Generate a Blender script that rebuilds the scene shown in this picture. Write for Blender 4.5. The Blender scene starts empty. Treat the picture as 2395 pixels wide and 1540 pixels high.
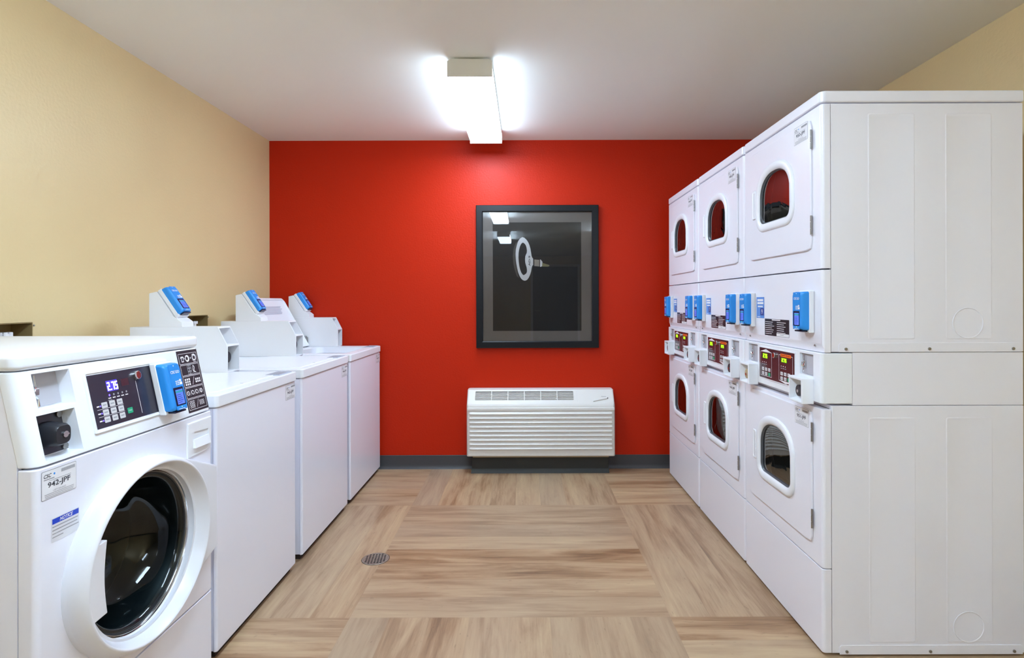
import bpy, bmesh, math, random
from mathutils import Vector, Matrix
random.seed(7)
PI = math.pi
S = bpy.context.scene
COL = S.collection

# ------------------------------------------------------------------ camera
cam_d = bpy.data.cameras.new('camera'); cam = bpy.data.objects.new('camera', cam_d); COL.objects.link(cam)
cam_d.sensor_fit = 'HORIZONTAL'; cam_d.sensor_width = 36.0
cam_d.lens = 1303.0 / 2395.0 * 36.0
cam_d.shift_x = -(1227 - 1197.5) / 2395.0
cam_d.shift_y = -(770 - 706) / 2395.0
cam.location = (0, 0, 1.239); cam.rotation_euler = (PI / 2, 0.003, 0)
cam_d.clip_start = 0.02
S.camera = cam
# ------------------------------------------------------------------ world, exposure
w = bpy.data.worlds.new('world'); S.world = w; w.use_nodes = True
w.node_tree.nodes['Background'].inputs[0].default_value = (0.9, 0.93, 1, 1)
w.node_tree.nodes['Background'].inputs[1].default_value = 0.3
S.view_settings.view_transform = 'Standard'; S.view_settings.look = 'None'
S.view_settings.gamma = 1; S.view_settings.use_curve_mapping = False
S.view_settings.exposure = 2.36
S.cycles.max_bounces = 16; S.cycles.diffuse_bounces = 10; S.cycles.transparent_max_bounces = 16
LAMP = 6.8              # radiance of the lit fluorescent diffusers
LAMP_COL = (.89, 1.145, 1.43)
LAMP_SPOTS = [(-.266, 2.73, .90, .38), (-.335, .28, .72, 2.5), (-.36, -2.42, .48, 3.0), (1.33, -1.32, .44, 3.0)]   # x, y, strength of the tubes, side glow; last is an added, unseen fill fixture

# ------------------------------------------------------------------ materials
def srgb(r, g, b):
    f = lambda c: (c / 255 / 12.92) if c / 255 <= .04045 else ((c / 255 + .055) / 1.055) ** 2.4
    return (f(r), f(g), f(b), 1)
def mat(name, col, rough=.5, metal=0, spec=.5, emit=None, estr=0, bump=None, coat=0):
    m = bpy.data.materials.new(name); m.use_nodes = True
    b = m.node_tree.nodes['Principled BSDF']
    b.inputs['Base Color'].default_value = col; b.inputs['Roughness'].default_value = rough
    b.inputs['Metallic'].default_value = metal; b.inputs['Specular IOR Level'].default_value = spec
    b.inputs['Coat Weight'].default_value = coat; b.inputs['Coat Roughness'].default_value = .08
    if emit: b.inputs['Emission Color'].default_value = emit; b.inputs['Emission Strength'].default_value = estr
    nt = m.node_tree
    if bump:
        tc = nt.nodes.new('ShaderNodeTexCoord'); n = nt.nodes.new('ShaderNodeTexNoise'); bp = nt.nodes.new('ShaderNodeBump')
        n.inputs['Scale'].default_value = bump[0]; n.inputs['Detail'].default_value = bump[2] if len(bump) > 2 else 3
        bp.inputs['Strength'].default_value = bump[1]; bp.inputs['Distance'].default_value = .003
        nt.links.new(tc.outputs['Object'], n.inputs['Vector']); nt.links.new(n.outputs[0], bp.inputs['Height'])
        nt.links.new(bp.outputs[0], b.inputs['Normal'])
    return m
def vary(m, scale, c2, lo=.4, hi=.65):
    "mottle the base colour with a second colour through noise"
    nt = m.node_tree; b = nt.nodes['Principled BSDF']; c1 = tuple(b.inputs['Base Color'].default_value)
    tc = nt.nodes.new('ShaderNodeTexCoord'); n = nt.nodes.new('ShaderNodeTexNoise'); r = nt.nodes.new('ShaderNodeValToRGB')
    n.inputs['Scale'].default_value = scale; n.inputs['Detail'].default_value = 4
    r.color_ramp.elements[0].position = lo; r.color_ramp.elements[1].position = hi
    r.color_ramp.elements[0].color = c1; r.color_ramp.elements[1].color = c2
    nt.links.new(tc.outputs['Object'], n.inputs['Vector']); nt.links.new(n.outputs[0], r.inputs[0]); nt.links.new(r.outputs[0], b.inputs['Base Color'])
    return m
M = {}
M['enamel'] = mat('white_enamel', srgb(231, 232, 243), .28, coat=.15)
M['enamel_d'] = mat('white_enamel_dryer', srgb(232, 232, 241), .3, coat=.1)
M['plastic'] = mat('white_plastic', srgb(233, 236, 242), .32)
M['plastic_r'] = mat('rough_white_plastic', srgb(228, 229, 232), .5)
M['seam'] = mat('dark_seam', srgb(70, 70, 74), .7)
M['kick'] = mat('dark_kick', srgb(46, 36, 32), .8)
M['chrome'] = mat('chrome', srgb(225, 225, 225), .15, 1)
M['steel'] = mat('zinc_steel', srgb(160, 158, 155), .35, 1)
M['drum'] = mat('drum_steel', srgb(110, 108, 106), .38, .8)
M['gasket'] = mat('grey_gasket', srgb(78, 82, 88), .3)
M['rubber'] = mat('dark_rubber', srgb(44, 48, 52), .4)
M['black'] = mat('black_plastic', srgb(38, 40, 46), .35)
M['ink'] = mat('ink', srgb(58, 60, 68), .6)
M['greyink'] = mat('grey_ink', srgb(150, 150, 156), .6)
M['paper'] = mat('label_paper', srgb(226, 226, 230), .5)
M['white'] = mat('print_white', srgb(235, 232, 235), .5)
M['blue'] = mat('reader_blue', srgb(38, 140, 222), .38)
M['bluestk'] = mat('sticker_blue', srgb(92, 140, 212), .45)
M['navy'] = mat('sticker_navy', srgb(50, 62, 140), .45)
M['notice'] = mat('notice_blue', srgb(8, 60, 190), .5)
M['panel'] = mat('control_overlay_charcoal', srgb(50, 48, 60), .22)
M['brown'] = mat('control_overlay_brown', srgb(74, 44, 50), .18)
M['bezel'] = mat('screen_bezel', srgb(20, 30, 60), .3)
M['lcd'] = mat('lcd_blue', srgb(84, 118, 215), .3, emit=srgb(84, 110, 225), estr=.10)
M['lcdtop'] = mat('lcd_teal', srgb(40, 140, 160), .3, emit=srgb(40, 140, 160), estr=.08)
M['led_w'] = mat('led_white', srgb(255, 255, 255), .4, emit=(.8, .82, 1, 1), estr=1.6)
M['led_b'] = mat('led_blue', srgb(60, 50, 230), .4, emit=(.08, .05, 1, 1), estr=1.2)
M['led_g'] = mat('led_green', srgb(140, 230, 20), .4, emit=(.35, .95, .01, 1), estr=1.1)
M['led_gd'] = mat('led_green_back', srgb(60, 110, 10), .4, emit=(.06, .2, .0, 1), estr=.15)
M['key'] = mat('button_grey', srgb(205, 203, 205), .45)
M['green'] = mat('button_green', srgb(20, 160, 115), .4)
M['orange'] = mat('banner_orange', srgb(240, 105, 20), .45)
M['redpr'] = mat('print_red', srgb(170, 40, 50), .5)
M['beige_pl'] = mat('ac_plastic', srgb(222, 220, 214), .42)
M['ac_dark'] = mat('ac_shadow', srgb(62, 60, 60), .6)
M['base_black'] = mat('vinyl_cove', srgb(66, 66, 68), .45)
M['subbase'] = mat('black_subbase', srgb(40, 42, 40), .5)
M['tan_metal'] = mat('tan_metal', srgb(170, 150, 118), .5)
M['brass'] = mat('brass_box', srgb(150, 128, 84), .4, .25)
M['frame'] = mat('picture_frame', srgb(20, 21, 24), .35, spec=.3)
M['matb'] = mat('mat_board', srgb(142, 135, 132), .9)
M['print'] = mat('print_dark', srgb(34, 33, 36), .6)
M['keyw'] = mat('print_key_grey', srgb(244, 244, 246), .7)
M['keyb'] = mat('print_key_shadow', srgb(96, 94, 90), .7)
M['keyg'] = mat('print_key_brass', srgb(150, 148, 110), .7)
M['keyt'] = mat('print_key_collar', srgb(176, 168, 158), .7)
M['red'] = mat('red_wall', srgb(184, 36, 5), .45, spec=.18, bump=(85, .32, 2))
M['beige'] = mat('beige_wall', srgb(216, 194, 146), .42, bump=(75, .4, 2))
M['ceil'] = mat('ceiling_paint', srgb(238, 239, 234), .75, bump=(60, .1, 2))
for _i, _s in enumerate(LAMP_SPOTS):
    M['diff%d' % _i] = mat('lit_diffuser', srgb(250, 250, 250), .5, emit=LAMP_COL + (1,), estr=LAMP * _s[2])
    M['diffs%d' % _i] = mat('lit_diffuser_side', srgb(250, 250, 250), .5, emit=LAMP_COL + (1,), estr=LAMP * _s[2] * _s[3])
M['fixt'] = mat('fixture_white', srgb(232, 233, 228), .5)
M['doorm'] = mat('dark_door', srgb(40, 38, 42), .5)
M['drain'] = mat('drain_metal', srgb(165, 155, 140), .4, .6)
M['hole'] = mat('drain_dark', srgb(18, 14, 12), .9)
vary(M['drain'], 60, srgb(140, 130, 118))
vary(M['beige'], 1.3, srgb(212, 189, 142))

def glassmat(name, tint, ior, rough=.0):
    m = bpy.data.materials.new(name); m.use_nodes = True; nt = m.node_tree; nt.nodes.clear()
    o = nt.nodes.new('ShaderNodeOutputMaterial'); mx = nt.nodes.new('ShaderNodeMixShader'); f = nt.nodes.new('ShaderNodeFresnel')
    t = nt.nodes.new('ShaderNodeBsdfTransparent'); g = nt.nodes.new('ShaderNodeBsdfGlossy')
    f.inputs[0].default_value = ior; t.inputs[0].default_value = tint; g.inputs['Roughness'].default_value = rough
    geo = nt.nodes.new('ShaderNodeNewGeometry'); mp = nt.nodes.new('ShaderNodeMapRange')
    nt.links.new(f.outputs[0], mx.inputs[0]); nt.links.new(t.outputs[0], mx.inputs[1]); nt.links.new(g.outputs[0], mx.inputs[2]); nt.links.new(mx.outputs[0], o.inputs[0])
    nt.nodes.remove(geo); nt.nodes.remove(mp)
    return m
M['glass_dry'] = glassmat('dryer_door_glass', (.34, .35, .36, 1), 2.9)
M['glass_wash'] = glassmat('washer_door_glass', (.44, .53, .54, 1), 1.5)
M['drum_w'] = mat('washer_drum', srgb(128, 134, 138), .32, .85)
M['glass_pic'] = glassmat('picture_glass', (.97, .97, .97, 1), 1.5)

def wood():
    m = bpy.data.materials.new('plank_vinyl_floor'); m.use_nodes = True; nt = m.node_tree; N = nt.nodes; L = nt.links
    b = N['Principled BSDF']; tc = N.new('ShaderNodeTexCoord'); sp = N.new('ShaderNodeSeparateXYZ'); L.new(tc.outputs['Object'], sp.inputs[0])
    def mth(op, a, b_=None, c=None):
        n = N.new('ShaderNodeMath'); n.operation = op
        for i, v in enumerate((a, b_, c)):
            if v is None: continue
            if isinstance(v, (int, float)): n.inputs[i].default_value = v
            else: L.new(v, n.inputs[i])
        return n.outputs[0]
    def mix(f, a, b_):
        return mth('ADD', mth('MULTIPLY', a, mth('SUBTRACT', 1.0, f)), mth('MULTIPLY', b_, f))
    u = mth('DIVIDE', mth('ADD', sp.outputs[0], .69), 1.258); v = mth('DIVIDE', mth('SUBTRACT', sp.outputs[1], 2.185), 1.205)
    fu, fv = mth('FLOOR', u), mth('FLOOR', v); ru, rv = mth('SUBTRACT', u, fu), mth('SUBTRACT', v, fv)
    par = mth('FLOORED_MODULO', mth('ADD', fu, fv), 2.0)
    across = mth('MULTIPLY', mix(par, rv, ru), 8.0); along = mth('MULTIPLY', mix(par, ru, rv), 1.22)
    idx = mth('FLOOR', across); fr = mth('SUBTRACT', across, idx)
    cb = N.new('ShaderNodeCombineXYZ'); L.new(mth('ADD', fu, mth('MULTIPLY', idx, 7.3)), cb.inputs[0]); L.new(fv, cb.inputs[1]); L.new(idx, cb.inputs[2])
    wn = N.new('ShaderNodeTexWhiteNoise'); wn.noise_dimensions = '3D'; L.new(cb.outputs[0], wn.inputs['Vector'])
    rnd = wn.outputs['Value']
    g = N.new('ShaderNodeCombineXYZ')
    L.new(mth('ADD', mth('MULTIPLY', along, 1.15), mth('MULTIPLY', rnd, 37.0)), g.inputs[0]); L.new(mth('MULTIPLY', across, 1.5), g.inputs[1]); L.new(mth('MULTIPLY', rnd, 91.0), g.inputs[2])
    n1 = N.new('ShaderNodeTexNoise'); n1.inputs['Scale'].default_value = 1.5; n1.inputs['Detail'].default_value = 5; n1.inputs['Roughness'].default_value = .6; n1.inputs['Distortion'].default_value = .6; L.new(g.outputs[0], n1.inputs['Vector'])
    g2 = N.new('ShaderNodeCombineXYZ')
    L.new(mth('ADD', mth('MULTIPLY', along, 2.6), mth('MULTIPLY', rnd, 17.0)), g2.inputs[0]); L.new(mth('MULTIPLY', across, 9.0), g2.inputs[1]); L.new(rnd, g2.inputs[2])
    n2 = N.new('ShaderNodeTexNoise'); n2.inputs['Scale'].default_value = 1.6; n2.inputs['Detail'].default_value = 6; n2.inputs['Roughness'].default_value = .7; L.new(g2.outputs[0], n2.inputs['Vector'])
    val = mth('ADD', mth('ADD', mth('MULTIPLY', n1.outputs[0], .75), mth('MULTIPLY', n2.outputs[0], .33)), mth('MULTIPLY', mth('SUBTRACT', rnd, .5), .11))
    r = N.new('ShaderNodeValToRGB'); cr = r.color_ramp
    cr.elements[0].position = .34; cr.elements[0].color = srgb(118, 86, 58)
    cr.elements[1].position = .78; cr.elements[1].color = srgb(203, 175, 136)
    for p_, c in ((.45, (152, 117, 84)), (.55, (174, 143, 110)), (.64, (184, 155, 120))):
        e = cr.elements.new(p_); e.color = srgb(*c)
    L.new(val, r.inputs[0])
    # some planks greyer
    mg = N.new('ShaderNodeMix'); mg.data_type = 'RGBA'; L.new(mth('MULTIPLY', mth('FRACT', mth('MULTIPLY', rnd, 7.7)), .5), mg.inputs[0]); L.new(r.outputs[0], mg.inputs[6]); mg.inputs[7].default_value = srgb(168, 151, 129)
    # knots / dark flecks
    g3 = N.new('ShaderNodeCombineXYZ'); L.new(mth('ADD', mth('MULTIPLY', along, 5.0), mth('MULTIPLY', rnd, 23.0)), g3.inputs[0]); L.new(mth('MULTIPLY', across, 3.2), g3.inputs[1]); L.new(rnd, g3.inputs[2])
    n3 = N.new('ShaderNodeTexNoise'); n3.inputs['Scale'].default_value = 5; n3.inputs['Detail'].default_value = 3; L.new(g3.outputs[0], n3.inputs['Vector'])
    kn = mth('MULTIPLY', mth('GREATER_THAN', n3.outputs[0], .70), .30)
    edge = mth('MINIMUM', fr, mth('SUBTRACT', 1.0, fr))
    sm = mth('MULTIPLY', mth('LESS_THAN', edge, .012), .10)
    dk = N.new('ShaderNodeMix'); dk.data_type = 'RGBA'; L.new(mth('MAXIMUM', kn, sm), dk.inputs[0]); L.new(mg.outputs[2], dk.inputs[6]); dk.inputs[7].default_value = srgb(92, 68, 50)
    L.new(dk.outputs[2], b.inputs['Base Color']); b.inputs['Roughness'].default_value = .42
    bp = N.new('ShaderNodeBump'); bp.inputs['Strength'].default_value = .08; bp.inputs['Distance'].default_value = .001; L.new(n2.outputs[0], bp.inputs['Height']); L.new(bp.outputs[0], b.inputs['Normal'])
    return m
M['wood'] = wood()

# ------------------------------------------------------------------ mesh tools
_glyph = {}
def glyphs(txt, bold=False, italic=False):
    k = (txt, bold, italic)
    if k not in _glyph:
        c = bpy.data.curves.new('t', 'FONT'); c.body = txt; c.size = 1; c.resolution_u = 3
        if bold: c.offset = .02
        if italic: c.shear = .3
        o = bpy.data.objects.new('t', c); COL.objects.link(o)
        me = bpy.data.meshes.new_from_object(o.evaluated_get(bpy.context.evaluated_depsgraph_get()))
        vs = [(v.co.x, v.co.y) for v in me.vertices]; fs = [tuple(p.vertices) for p in me.polygons]
        bpy.data.objects.remove(o); bpy.data.curves.remove(c); bpy.data.meshes.remove(me)
        x0, x1 = min(v[0] for v in vs), max(v[0] for v in vs); y0, y1 = min(v[1] for v in vs), max(v[1] for v in vs)
        _glyph[k] = ([((x - x0) / (x1 - x0), (y - y0) / (y1 - y0)) for x, y in vs], fs, (x1 - x0) / (y1 - y0))
    return _glyph[k]
class MB:
    def __init__(s): s.v = []; s.f = []; s.m = []
    def add(s, vs, fs, m=0):
        n = len(s.v); s.v += [tuple(p) for p in vs]; s.f += [tuple(i + n for i in f) for f in fs]; s.m += [m] * len(fs); return s
    def bmadd(s, bm, m=0):
        bm.verts.ensure_lookup_table(); bm.verts.index_update()
        s.add([v.co[:] for v in bm.verts], [[v.index for v in f.verts] for f in bm.faces], m); bm.free(); return s
    def box(s, x0, x1, y0, y1, z0, z1, r=0, m=0, seg=3, sel=None):
        bm = bmesh.new(); bmesh.ops.create_cube(bm, size=1)
        for v in bm.verts: v.co = ((x0 + x1) / 2 + v.co.x * (x1 - x0), (y0 + y1) / 2 + v.co.y * (y1 - y0), (z0 + z1) / 2 + v.co.z * (z1 - z0))
        if sel:
            rr, fn = sel
            es = [e for e in bm.edges if fn((e.verts[0].co + e.verts[1].co) / 2, e.verts[1].co - e.verts[0].co)]
            bmesh.ops.bevel(bm, geom=es, offset=rr, segments=6, profile=.5, affect='EDGES')
        if r:
            es = [e for e in bm.edges if e.calc_face_angle(0) > .6]
            bmesh.ops.bevel(bm, geom=es, offset=r, segments=seg, profile=.5, affect='EDGES', clamp_overlap=True)
        return s.bmadd(bm, m)
    def rings(s, loops, m=0, cap0=True, cap1=True, closed=True):
        n = len(loops[0]); vs = [p for l in loops for p in l]; fs = []
        for k in range(len(loops) - 1):
            for i in range(n if closed else n - 1):
                j = (i + 1) % n; fs.append((k * n + i, k * n + j, (k + 1) * n + j, (k + 1) * n + i))
        if cap0: fs.append(tuple(range(n - 1, -1, -1)))
        if cap1: fs.append(tuple(range((len(loops) - 1) * n, len(loops) * n)))
        return s.add(vs, fs, m)
    def prism(s, pts, f0, f1, m=0, r=0, seg=2):
        "pts: 2d outline, f0/f1: map a point to the two end faces"
        a = [f0(*p) for p in pts]; b = [f1(*p) for p in pts]
        bm = bmesh.new(); va = [bm.verts.new(p) for p in a]; vb = [bm.verts.new(p) for p in b]; n = len(pts)
        bm.faces.new(va[::-1]); bm.faces.new(vb)
        for i in range(n): bm.faces.new((va[i], va[(i + 1) % n], vb[(i + 1) % n], vb[i]))
        bmesh.ops.recalc_face_normals(bm, faces=bm.faces)
        if r:
            es = [e for e in bm.edges if e.calc_face_angle(0) > .6]
            bmesh.ops.bevel(bm, geom=es, offset=r, segments=seg, profile=.5, affect='EDGES', clamp_overlap=True)
        return s.bmadd(bm, m)
    def cyl(s, c, ax, r, h, m=0, n=24, r2=None, bev=0):
        ax = Vector(ax).normalized(); q = ax.to_track_quat('Z', 'Y'); c = Vector(c); r2 = r if r2 is None else r2
        pr = [(r, 0), (r2, h)] if not bev else [(r, 0), (r2, h - bev), (r2 - bev * .3, h - bev * .3), (r2 - bev, h)]
        lp = [[c + q @ Vector((rr * math.cos(t * 2 * PI / n), rr * math.sin(t * 2 * PI / n), z)) for t in range(n)] for rr, z in pr]
        return s.rings(lp, m)
    def lathe(s, c, ax, prof, m=0, n=48, cap0=False, cap1=False):
        ax = Vector(ax).normalized(); q = ax.to_track_quat('Z', 'Y'); c = Vector(c)
        lp = [[c + q @ Vector((rr * math.cos(t * 2 * PI / n), rr * math.sin(t * 2 * PI / n), z)) for t in range(n)] for rr, z in prof]
        return s.rings(lp, m, cap0, cap1)
    def tube(s, pts, r, m=0, n=10):
        pts = [Vector(p) for p in pts]; lp = []
        for i, p in enumerate(pts):
            t = (pts[min(i + 1, len(pts) - 1)] - pts[max(i - 1, 0)]).normalized(); q = t.to_track_quat('Z', 'Y')
            lp.append([p + q @ Vector((r * math.cos(a * 2 * PI / n), r * math.sin(a * 2 * PI / n), 0)) for a in range(n)])
        return s.rings(lp, m)
    def build(s, name, mats, parent=None, T=None, smooth=35, wn=True, weld=True):
        me = bpy.data.meshes.new(name); vs = [T(*p) for p in s.v] if T else s.v
        me.from_pydata([tuple(v) for v in vs], [], s.f)
        if not isinstance(mats, (list, tuple)): mats = [mats]
        for m_ in mats: me.materials.append(M[m_])
        for p, k in zip(me.polygons, s.m): p.material_index = k
        bm = bmesh.new(); bm.from_mesh(me); bmesh.ops.recalc_face_normals(bm, faces=bm.faces); bm.to_mesh(me); bm.free()
        if smooth:
            for p in me.polygons: p.use_smooth = True
            me.set_sharp_from_angle(angle=math.radians(smooth))
        o = bpy.data.objects.new(name, me); COL.objects.link(o)
        if parent: o.parent = parent
        if smooth and wn:
            k = o.modifiers.new('wn', 'WEIGHTED_NORMAL'); k.keep_sharp = True; k.weight = 100
        return o
def cut(o, mb, T=None):
    c = mb.build('cutter', ['enamel'], None, T, smooth=0)
    bpy.context.view_layer.update(); c.matrix_world = o.matrix_world.copy(); bpy.context.view_layer.update()
    wnm = [k.name for k in o.modifiers]
    for k in list(o.modifiers): o.modifiers.remove(k)
    b = o.modifiers.new('b', 'BOOLEAN'); b.operation = 'DIFFERENCE'; b.solver = 'EXACT'; b.object = c
    me = bpy.data.meshes.new_from_object(o.evaluated_get(bpy.context.evaluated_depsgraph_get()))
    o.modifiers.remove(b); old = o.data; o.data = me; me.name = old.name
    bpy.data.objects.remove(c)
    for p in me.polygons: p.use_smooth = True
    me.set_sharp_from_angle(angle=math.radians(35))
    if wnm: k = o.modifiers.new('wn', 'WEIGHTED_NORMAL'); k.keep_sharp = True; k.weight = 100
    return o
class Decal:
    "flat print: rectangles, outlines and lettering on a surface; F(u,v,h) maps to the thing's frame"
    def __init__(s, F): s.F = F; s.mb = MB(); s.names = []
    def mi(s, m):
        if m not in s.names: s.names.append(m)
        return s.names.index(m)
    def poly(s, pts, m, h=.0004):
        s.mb.add([s.F(u, v, h) for u, v in pts], [tuple(range(len(pts)))], s.mi(m)); return s
    def rect(s, u0, v0, u1, v1, m, h=.0004): return s.poly([(u0, v0), (u1, v0), (u1, v1), (u0, v1)], m, h)
    def rrect(s, u0, v0, u1, v1, r, m, h=.0004):
        pts = []
        for cx, cy, a in ((u1 - r, v0 + r, -90), (u1 - r, v1 - r, 0), (u0 + r, v1 - r, 90), (u0 + r, v0 + r, 180)):
            for k in range(5): t = math.radians(a + k * 22.5); pts.append((cx + r * math.cos(t), cy + r * math.sin(t)))
        return s.poly(pts, m, h)
    def slab(s, u0, v0, u1, v1, h0, h1, m):
        p = [(u0, v0), (u1, v0), (u1, v1), (u0, v1)]
        s.mb.add([s.F(u, v, h0) for u, v in p] + [s.F(u, v, h1) for u, v in p], [(3, 2, 1, 0), (4, 5, 6, 7), (0, 1, 5, 4), (1, 2, 6, 5), (2, 3, 7, 6), (3, 0, 4, 7)], s.mi(m)); return s
    def line(s, p, q, wd, m, h=.0005):
        dx, dy = q[0] - p[0], q[1] - p[1]; l = math.hypot(dx, dy); nx, ny = -dy / l * wd / 2, dx / l * wd / 2
        return s.poly([(p[0] - nx, p[1] - ny), (q[0] - nx, q[1] - ny), (q[0] + nx, q[1] + ny), (p[0] + nx, p[1] + ny)], m, h)
    def frame(s, u0, v0, u1, v1, wd, m, h=.0005):
        for a, b in (((u0, v0), (u1, v0)), ((u1, v0), (u1, v1)), ((u1, v1), (u0, v1)), ((u0, v1), (u0, v0))): s.line(a, b, wd, m, h)
        return s
    def rframe(s, u0, v0, u1, v1, r, wd, m, h=.0005):
        s.rrect(u0, v0, u1, v1, r, m, h); return s
    def disc(s, u, v, r, m, h=.0004, n=20): return s.poly([(u + r * math.cos(k * 2 * PI / n), v + r * math.sin(k * 2 * PI / n)) for k in range(n)], m, h)
    def text(s, t, u, v, ht, m, h=.0006, wd=None, bold=False, italic=False, rot=0):
        vs, fs, asp = glyphs(t, bold, italic); wd = wd or asp * ht
        c, sn = math.cos(rot), math.sin(rot)
        P = [(x * wd, y * ht) for x, y in vs]
        s.mb.add([s.F(u + x * c - y * sn, v + x * sn + y * c, h) for x, y in P], fs, s.mi(m)); return s
    def bars(s, u0, u1, v0, v1, n, m, h=.0005, ragged=True):
        "n lines of small print too small to read"
        st = (v1 - v0) / n
        for k in range(n):
            e = u1 if not ragged else u1 - (u1 - u0) * random.random() * .35
            s.rect(u0, v1 - (k + .8) * st, e, v1 - (k + .35) * st, m, h)
        return s
    def seg7(s, txt, u, v, wd, ht, m, h=.0008):
        SG = {'2': 'abged', '7': 'abc', '5': 'afgcd', '0': 'abcdef', '.': ''}
        t = ht * .14
        for ch in txt:
            if ch == '.': s.rect(u - t * .2, v, u + t * .8, v + t, m, h); u += t * 1.3; continue
            Z = dict(a=(0, ht - t, wd, ht), g=(0, ht / 2 - t / 2, wd, ht / 2 + t / 2), d=(0, 0, wd, t), f=(0, ht / 2, t, ht), b=(wd - t, ht / 2, wd, ht), e=(0, 0, t, ht / 2), c=(wd - t, 0, wd, ht / 2))
            for q in SG[ch]: a = Z[q]; s.rect(u + a[0], v + a[1], u + a[2], v + a[3], m, h)
            u += wd * 1.35
        return s
    def build(s, name, parent, T): return s.mb.build(name, s.names, parent, T, smooth=0)

def thing(name, label, cat, loc, group=None):
    o = bpy.data.objects.new(name, None); COL.objects.link(o); o.location = loc; o.empty_display_size = .1
    o['label'] = label; o['category'] = cat
    if group: o['group'] = group
    return o
def struct(name, mb, mats, smooth=0):
    o = mb.build(name, mats, None, None, smooth=smooth, wn=False); o['kind'] = 'structure'; return o

# ------------------------------------------------------------------ the room
XL, XR, YB, YF, H = -1.894, 2.02, 4.14, -6.5, 2.440
struct('floor', MB().box(XL - .1, XR + .1, YF - .1, YB + .1, -.1, 0), 'wood')
struct('ceiling', MB().box(XL - .1, XR + .1, YF - .1, YB + .1, H, H + .1), 'ceil')
struct('wall_back', MB().box(XL - .1, XR + .1, YB, YB + .12, 0, H), 'red')
wl = struct('wall_left', MB().box(XL - .16, XL, YF, YB, 0, H), 'beige')
struct('wall_right', MB().box(XR, XR + .12, YF, YB, 0, H), 'beige')
struct('wall_front', MB().box(XL, XR, YF - .12, YF, 0, H), 'beige')
OUT = [(1.945, 2.143), (3.120, 3.327)]; OZ0, OZ1 = .985, 1.166
for a, b in OUT:
    cut(wl, MB().box(XL - .09, XL + .05, a, b, OZ0, OZ1))
def cove(name, pts_fn, y0, y1):
    pr = [(0, 0), (.016, 0), (.012, .004), (.005, .018), (.0035, .03), (.0035, .098), (.002, .1), (0, .1)]
    mb = MB(); mb.rings([[pts_fn(d, z, y) for d, z in pr] for y in (y0, y1)])
    o = mb.build(name, 'base_black', None, None, smooth=30, wn=False); o['kind'] = 'structure'
cove('baseboard_back', lambda d, z, x: (x, YB - d, z), XL + .004, XR - .004)
cove('baseboard_left', lambda d, z, y: (XL + d, y, z), YF + .004, YB - .02)
cove('baseboard_right', lambda d, z, y: (XR - d, y, z), YF + .004, YB - .02)
# the dark doorway at the other end, mirrored in the picture glass
d1 = struct('door_1', MB().box(.22, 1.40, YF, YF + .045, 0, 2.16, .003), 'doorm')
fr = MB()
for x0, x1, z0, z1 in ((.16, .22, 0, 2.22), (1.40, 1.46, 0, 2.22), (.22, 1.40, 2.16, 2.22)): fr.box(x0, x1, YF, YF + .06, z0, z1, .002)
o = fr.build('door_frame', 'paper', d1, smooth=0)
hn = MB().tube([(.29, YF + .045, 1.0), (.29, YF + .095, 1.0), (.40, YF + .095, 1.0)], .009).build('door_handle', 'steel', d1)

# ------------------------------------------------------------------ ceiling lights
def lamp(i, cx, y0, label):
    t = thing('ceiling_light', label, 'ceiling light', (cx, y0, H), 'fluorescent wraparound lights along the ceiling')
    W, Ln, D = .108, 1.17, .092
    MB().box(-.085, .085, .03, Ln - .03, -.022, 0, .002).build('housing', 'fixt', t)
    pr = [(-W, -.030), (-W - .001, -D + .012), (-W + .010, -D), (W - .010, -D), (W + .001, -D + .012), (W, -.030), (W - .014, -.022), (-W + .014, -.022)]
    df = MB().rings([[(x, y, z) for x, z in pr] for y in (.008, Ln - .008)]).build('diffuser', ['diff%d' % i, 'diffs%d' % i, 'fixt'], t, smooth=30, wn=False)
    for p in df.data.polygons:
        if p.normal.z > .3: p.material_index = 2
        elif abs(p.normal.x) > .8: p.material_index = 1
    cp = [(-W - .003, -.02), (-W - .003, -D - .002), (W + .003, -D - .002), (W + .003, -.02), (W - .014, -.009), (-W + .014, -.009)]
    for ya, yb in ((0, .012), (Ln - .012, Ln)):
        MB().prism(cp, lambda x, z: (x, ya, z), lambda x, z: (x, yb, z), r=.0012).build('end_cap', 'fixt', t)
labs = ['lit white fluorescent ceiling light close to the red wall, the nearest to it',
        'lit fluorescent ceiling light mirrored at the top edge of the picture glass',
        'lit fluorescent ceiling light mirrored lower in the picture glass, beside the white ring',
        'unseen fluorescent fixture added as fill light over the right side behind the camera, out of line with the rest']
for i, (cx, y0, _q, _g) in enumerate(LAMP_SPOTS): lamp(i, cx, y0, labs[i])

# ------------------------------------------------------------------ shared machine pieces
def tag(F, T, parent, code, name='id_sticker', wd=.102, ht=.064, small=False):
    "white id sticker; u,v from its lower left corner"
    d = Decal(F)
    d.rrect(0, 0, wd, ht, .003, 'ink', .0003); d.rrect(.0007, .0007, wd - .0007, ht - .0007, .0027, 'paper', .0005)
    d.text('CSC', .006, ht - .016, .0085, 'ink', .0008, bold=True, italic=True); d.disc(.036, ht - .011, .0026, 'blue', .0008)
    d.rect(.006, ht - .0205, .036, ht - .0185, 'greyink', .0008)
    x = .056
    while x < wd - .006:
        d.rect(x, ht - .013, x + .0013, ht - .0055, 'greyink', .0008); x += .0021
    d.rect(.020, ht - .0245, .085, ht - .0235, 'greyink', .0008)
    d.text(code, .017, ht - .0425, .0155, 'ink', .0008, wd=.066, bold=True)
    d.text('1-877-264-6622', .032, ht - .0505, .0042, 'greyink', .0008)
    for k in range(3): d.rect(.010 - k * .001, .0030 + .0036 * k, wd - .010 + k * .001, .0042 + .0036 * k, 'greyink', .0008)
    d.build(name, parent, T)
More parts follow.
